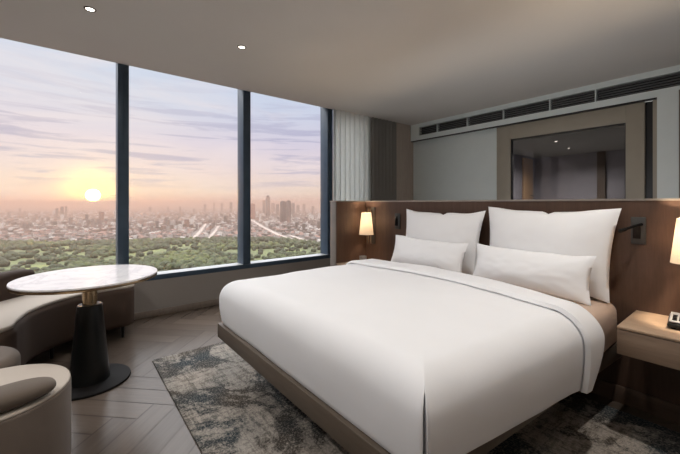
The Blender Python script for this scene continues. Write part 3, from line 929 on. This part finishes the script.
# low houses: the nearest 300 as objects, the rest as one mass
def cube_mesh(name, w_, d_, h_, tone_, roof):
    V_ = [(-w_ / 2, -d_ / 2, 0), (w_ / 2, -d_ / 2, 0), (w_ / 2, d_ / 2, 0), (-w_ / 2, d_ / 2, 0), (-w_ / 2, -d_ / 2, h_), (w_ / 2, -d_ / 2, h_), (w_ / 2, d_ / 2, h_), (-w_ / 2, d_ / 2, h_)]
    F_ = [(0, 1, 5, 4), (1, 2, 6, 5), (2, 3, 7, 6), (3, 0, 4, 7)]
    T_ = [tone_] * 4
    if roof:
        V_ += [(-w_ / 2 * .3, 0, h_ * 1.45), (w_ / 2 * .3, 0, h_ * 1.45)]
        F_ += [(4, 5, 9, 8), (6, 7, 8, 9), (5, 6, 9), (7, 4, 8)]; T_ += [.8] * 4
    else:
        F_ += [(4, 5, 6, 7)]; T_ += [min(1, tone_ + .15)]
    return V_, F_, T_
protos = []
for i in range(8):
    V_, F_, T_ = cube_mesh('h', rng.uniform(10, 19), rng.uniform(9, 14), rng.uniform(5, 12), [.2, .4, .6, .93, 1, .5, .35, .95][i], i % 2)
    o = stuff_mesh('city_building', V_, F_, T_, M['citywall'])
    protos.append(o)
GB = 'low city buildings at the park edge'; LB = 'small low city building in the hazy strip just beyond the park'
for i in range(300):
    for k_ in range(4000):
        px = rng.uniform(-3, 324); ey = edge_y(px); py = ey - .8 - rng.random() * (7.5 + k_ * .02)
        p = ground_pt(px, py)
        if off_road(p.to_2d(), 15) and free(p.to_2d(), 14): break
    take(p.to_2d(), 14)
    o = protos[i] if i < 8 else protos[i % 8].copy()
    if i >= 8: COL.objects.link(o)
    o.location = (p.x, p.y, G); o.rotation_euler = (0, 0, rng.choice((.3, .3, .75, 1.1)) + rng.uniform(-.05, .05))
    s = rng.uniform(.8, 1.15); o.scale = (s, s, s)
    tag(o, LB, 'building', GB)
V, F, T = [], [], []
for i in range(18500):
    px = rng.uniform(-55, 400); ey = edge_y(px)
    t_ = rng.random(); py = 207.5 + (ey - 1 - 207.5) * (t_ ** .9)
    p = ground_pt(px, py); dist = (p - CAM).length
    cl = noise.noise(Vector((p.x * .003, p.y * .003, 9)))
    rr_ = 14 * (1 + dist / 9000)
    if not off_road(p.to_2d(), rr_) or not free(p.to_2d(), rr_): continue
    if cl < -.18 and rng.random() < .7: continue
    w_ = rng.uniform(6, 16) * (1 + dist / 9000); d_ = rng.uniform(6, 14) * (1 + dist / 9000)
    h_ = rng.uniform(4, 12) * (1 + max(0, cl) * 2.0)
    if rng.random() < .03: h_ *= 2.6
    tn = rng.choice((.05, .15, .25, .35, .45, .6, .7, .8, .93, 1, 1)) 
    V_, F_, T_ = cube_mesh('x', w_, d_, h_, tn, False)
    a = .35 if cl > 0 else .9; ca, sa = math.cos(a), math.sin(a); k = len(V)
    for q_ in V_: V.append((p.x + q_[0] * ca - q_[1] * sa, p.y + q_[0] * sa + q_[1] * ca, G + q_[2]))
    for f in F_: F.append([k + q2 for q2 in f])
    T += T_
o = stuff_mesh('city_rooftops', V, F, T, M['citywall']); o['kind'] = 'stuff'; tag(o, 'dense hazy mass of city rooftops spreading to the horizon', 'city')

# avenues
def road(pts, wd, label):
    bm = bmesh.new(); Pn = [ground_pt(*p) for p in pts]; prev = None
    for i, p in enumerate(Pn):
        d = (Pn[min(i + 1, len(Pn) - 1)] - Pn[max(i - 1, 0)]).normalized(); nr = Vector((-d.y, d.x, 0))
        cur = [bm.verts.new(p + nr * s + Vector((0, 0, z))) for s, z in ((wd / 2, 1), (-wd / 2, 1), (-wd / 2, 2.2), (wd / 2, 2.2))]
        if prev:
            for k in range(4): bm.faces.new((prev[k], prev[(k + 1) % 4], cur[(k + 1) % 4], cur[k]))
        prev = cur
    o = obj('avenue', bm, M['road'], smooth=False); o['kind'] = 'structure'
road([(247, 217), (262, 227), (280, 236), (292, 240)], 16, 'pale diagonal avenue below the salmon tower in the right window')
road([(290, 236), (302, 240), (318, 246)], 14, 'pale avenue crossing the park corner in the right window')
road([(190, 243), (200, 232), (206, 224)], 13, 'pale straight avenue left of centre in the middle window')
road([(206, 243), (214, 233), (219, 226)], 11, 'second pale straight avenue in the middle window')

# far ridge on the horizon
bm = bmesh.new(); prev = None
for i in range(121):
    px = -120 + i * 5; r = ray(px, 203.255); t_ = 11000
    p = CAM + r * t_ / r.length * 1.25
    hh = 118 + 20 * abs(noise.noise(Vector((i * .13, 0, 0)))) + 40 * max(0, noise.noise(Vector((i * .05, 4, 0)))) + 8 * noise.noise(Vector((i * .9, 2, 0)))
    q_ = p + Vector((r.x, r.y, 0)).normalized() * 900
    cur = [bm.verts.new((p.x, p.y, G)), bm.verts.new((p.x * .5 + q_.x * .5, p.y * .5 + q_.y * .5, G + hh)), bm.verts.new((q_.x, q_.y, G))]
    if prev:
        bm.faces.new((prev[0], cur[0], cur[1], prev[1])); bm.faces.new((prev[1], cur[1], cur[2], prev[2]))
    prev = cur
o = obj('hills', bm, M['hill']); o['kind'] = 'structure'
# haze lying over the city
m = bpy.data.materials.new('city_haze'); m.use_nodes = True; nt = m.node_tree
nt.nodes.remove(nt.nodes['Principled BSDF'])
vs = N(nt, 'ShaderNodeVolumeScatter'); vs.inputs['Color'].default_value = (.52, .385, .325, 1); vs.inputs['Density'].default_value = 1 / 2600; vs.inputs['Anisotropy'].default_value = .72
va = N(nt, 'ShaderNodeVolumeAbsorption'); va.inputs['Color'].default_value = (.52, .385, .325, 1); va.inputs['Density'].default_value = 1 / 2600
ad = N(nt, 'ShaderNodeAddShader'); L(nt, vs.outputs[0], ad.inputs[0]); L(nt, va.outputs[0], ad.inputs[1])
L(nt, ad.outputs[0], nt.nodes['Material Output'].inputs['Volume'])
o = obj('haze', bx(-15500, -250, -8500, 15500, G + .2, 45), m, smooth=False); o['kind'] = 'structure'

# ------------------------------------------------------------------ sky
wd = bpy.data.worlds.new('sunset_sky'); sc.world = wd; wd.use_nodes = True; nt = wd.node_tree
bg = nt.nodes['Background']
tc = N(nt, 'ShaderNodeTexCoord'); sp = N(nt, 'ShaderNodeSeparateXYZ'); L(nt, tc.outputs['Generated'], sp.inputs[0])
elev = sp.outputs['Z']
K = .785
def SK(c): return tuple(x * K for x in S(c))
col = ramp(nt, elev, [(0.0, SK((228, 196, 186))), (.03, SK((246, 224, 208))), (.085, SK((238, 220, 220))), (.16, SK((222, 212, 228))), (.26, SK((210, 216, 236))), (.36, SK((207, 219, 240))), (.44, (3.2, 3.2, 3.3)), (.60, (6.5, 6.4, 6.5)), (1.0, (6.5, 6.5, 6.7))])
# streaky clouds
mp = N(nt, 'ShaderNodeMapping'); mp.inputs['Scale'].default_value = (1.5, 1.5, 22); L(nt, tc.outputs['Generated'], mp.inputs['Vector'])
cn = noise_tex(nt, mp.outputs[0], 2.6, 7, .6, .5)
cm = ramp(nt, cn, [(.50, (0, 0, 0)), (.60, (1, 1, 1))])
band_ = ramp(nt, elev, [(.03, (0, 0, 0)), (.07, (.6, .6, .6)), (.17, (.65, .65, .65)), (.30, (.12, .12, .12))])
col = mix(nt, mathn(nt, 'MULTIPLY', cm, band_), col, SK((172, 170, 202)))
mp2 = N(nt, 'ShaderNodeMapping'); mp2.inputs['Scale'].default_value = (1.2, 1.2, 6); mp2.inputs['Location'].default_value = (3, 1, 2); L(nt, tc.outputs['Generated'], mp2.inputs['Vector'])
cn2 = noise_tex(nt, mp2.outputs[0], 2.0, 5, .55, .4)
col = mix(nt, mathn(nt, 'MULTIPLY', ramp(nt, cn2, [(.48, (0, 0, 0)), (.68, (1, 1, 1))]), .45), col, SK((250, 234, 234)))
# sun and its glow
sd = ray(93, 195.5).normalized()
dp = N(nt, 'ShaderNodeVectorMath', operation='DOT_PRODUCT'); L(nt, tc.outputs['Generated'], dp.inputs[0]); dp.inputs[1].default_value = sd
ang = mathn(nt, 'ARCCOSINE', mathn(nt, 'MINIMUM', dp.outputs['Value'], .9999999))
def glow(width, colr, s):
    e = mathn(nt, 'POWER', 2.718, mathn(nt, 'MULTIPLY', mathn(nt, 'POWER', mathn(nt, 'DIVIDE', ang, width), 2.0), -1.0))
    e = mathn(nt, 'MULTIPLY', e, s)
    return mix(nt, 1.0, col, mix(nt, e, (0, 0, 0), colr), 'ADD')
col = glow(.30, (.16, .11, .015), 1.0)
col = glow(.050, (1.5, .85, .0), 1.0)
def disc():
    e = ramp(nt, ang, [(0, (1, 1, 1)), (.0065, (1, 1, 1)), (.012, (0, 0, 0))])
    return mix(nt, e, col, (1300, 660, 220))
col = disc()
L(nt, col, bg.inputs['Color']); bg.inputs['Strength'].default_value = 1.0

# ------------------------------------------------------------------ render settings
sc.view_settings.view_transform = 'Standard'; sc.view_settings.look = 'None'
sc.view_settings.gamma = 1; sc.view_settings.exposure = .35; sc.view_settings.use_curve_mapping = False
cy = sc.cycles
cy.use_denoising = True; cy.denoiser = 'OPENIMAGEDENOISE'
cy.max_bounces = 10; cy.diffuse_bounces = 6; cy.glossy_bounces = 4; cy.transmission_bounces = 6; cy.transparent_max_bounces = 12; cy.volume_bounces = 2
cy.sample_clamp_indirect = 4; cy.caustics_reflective = False; cy.caustics_refractive = False
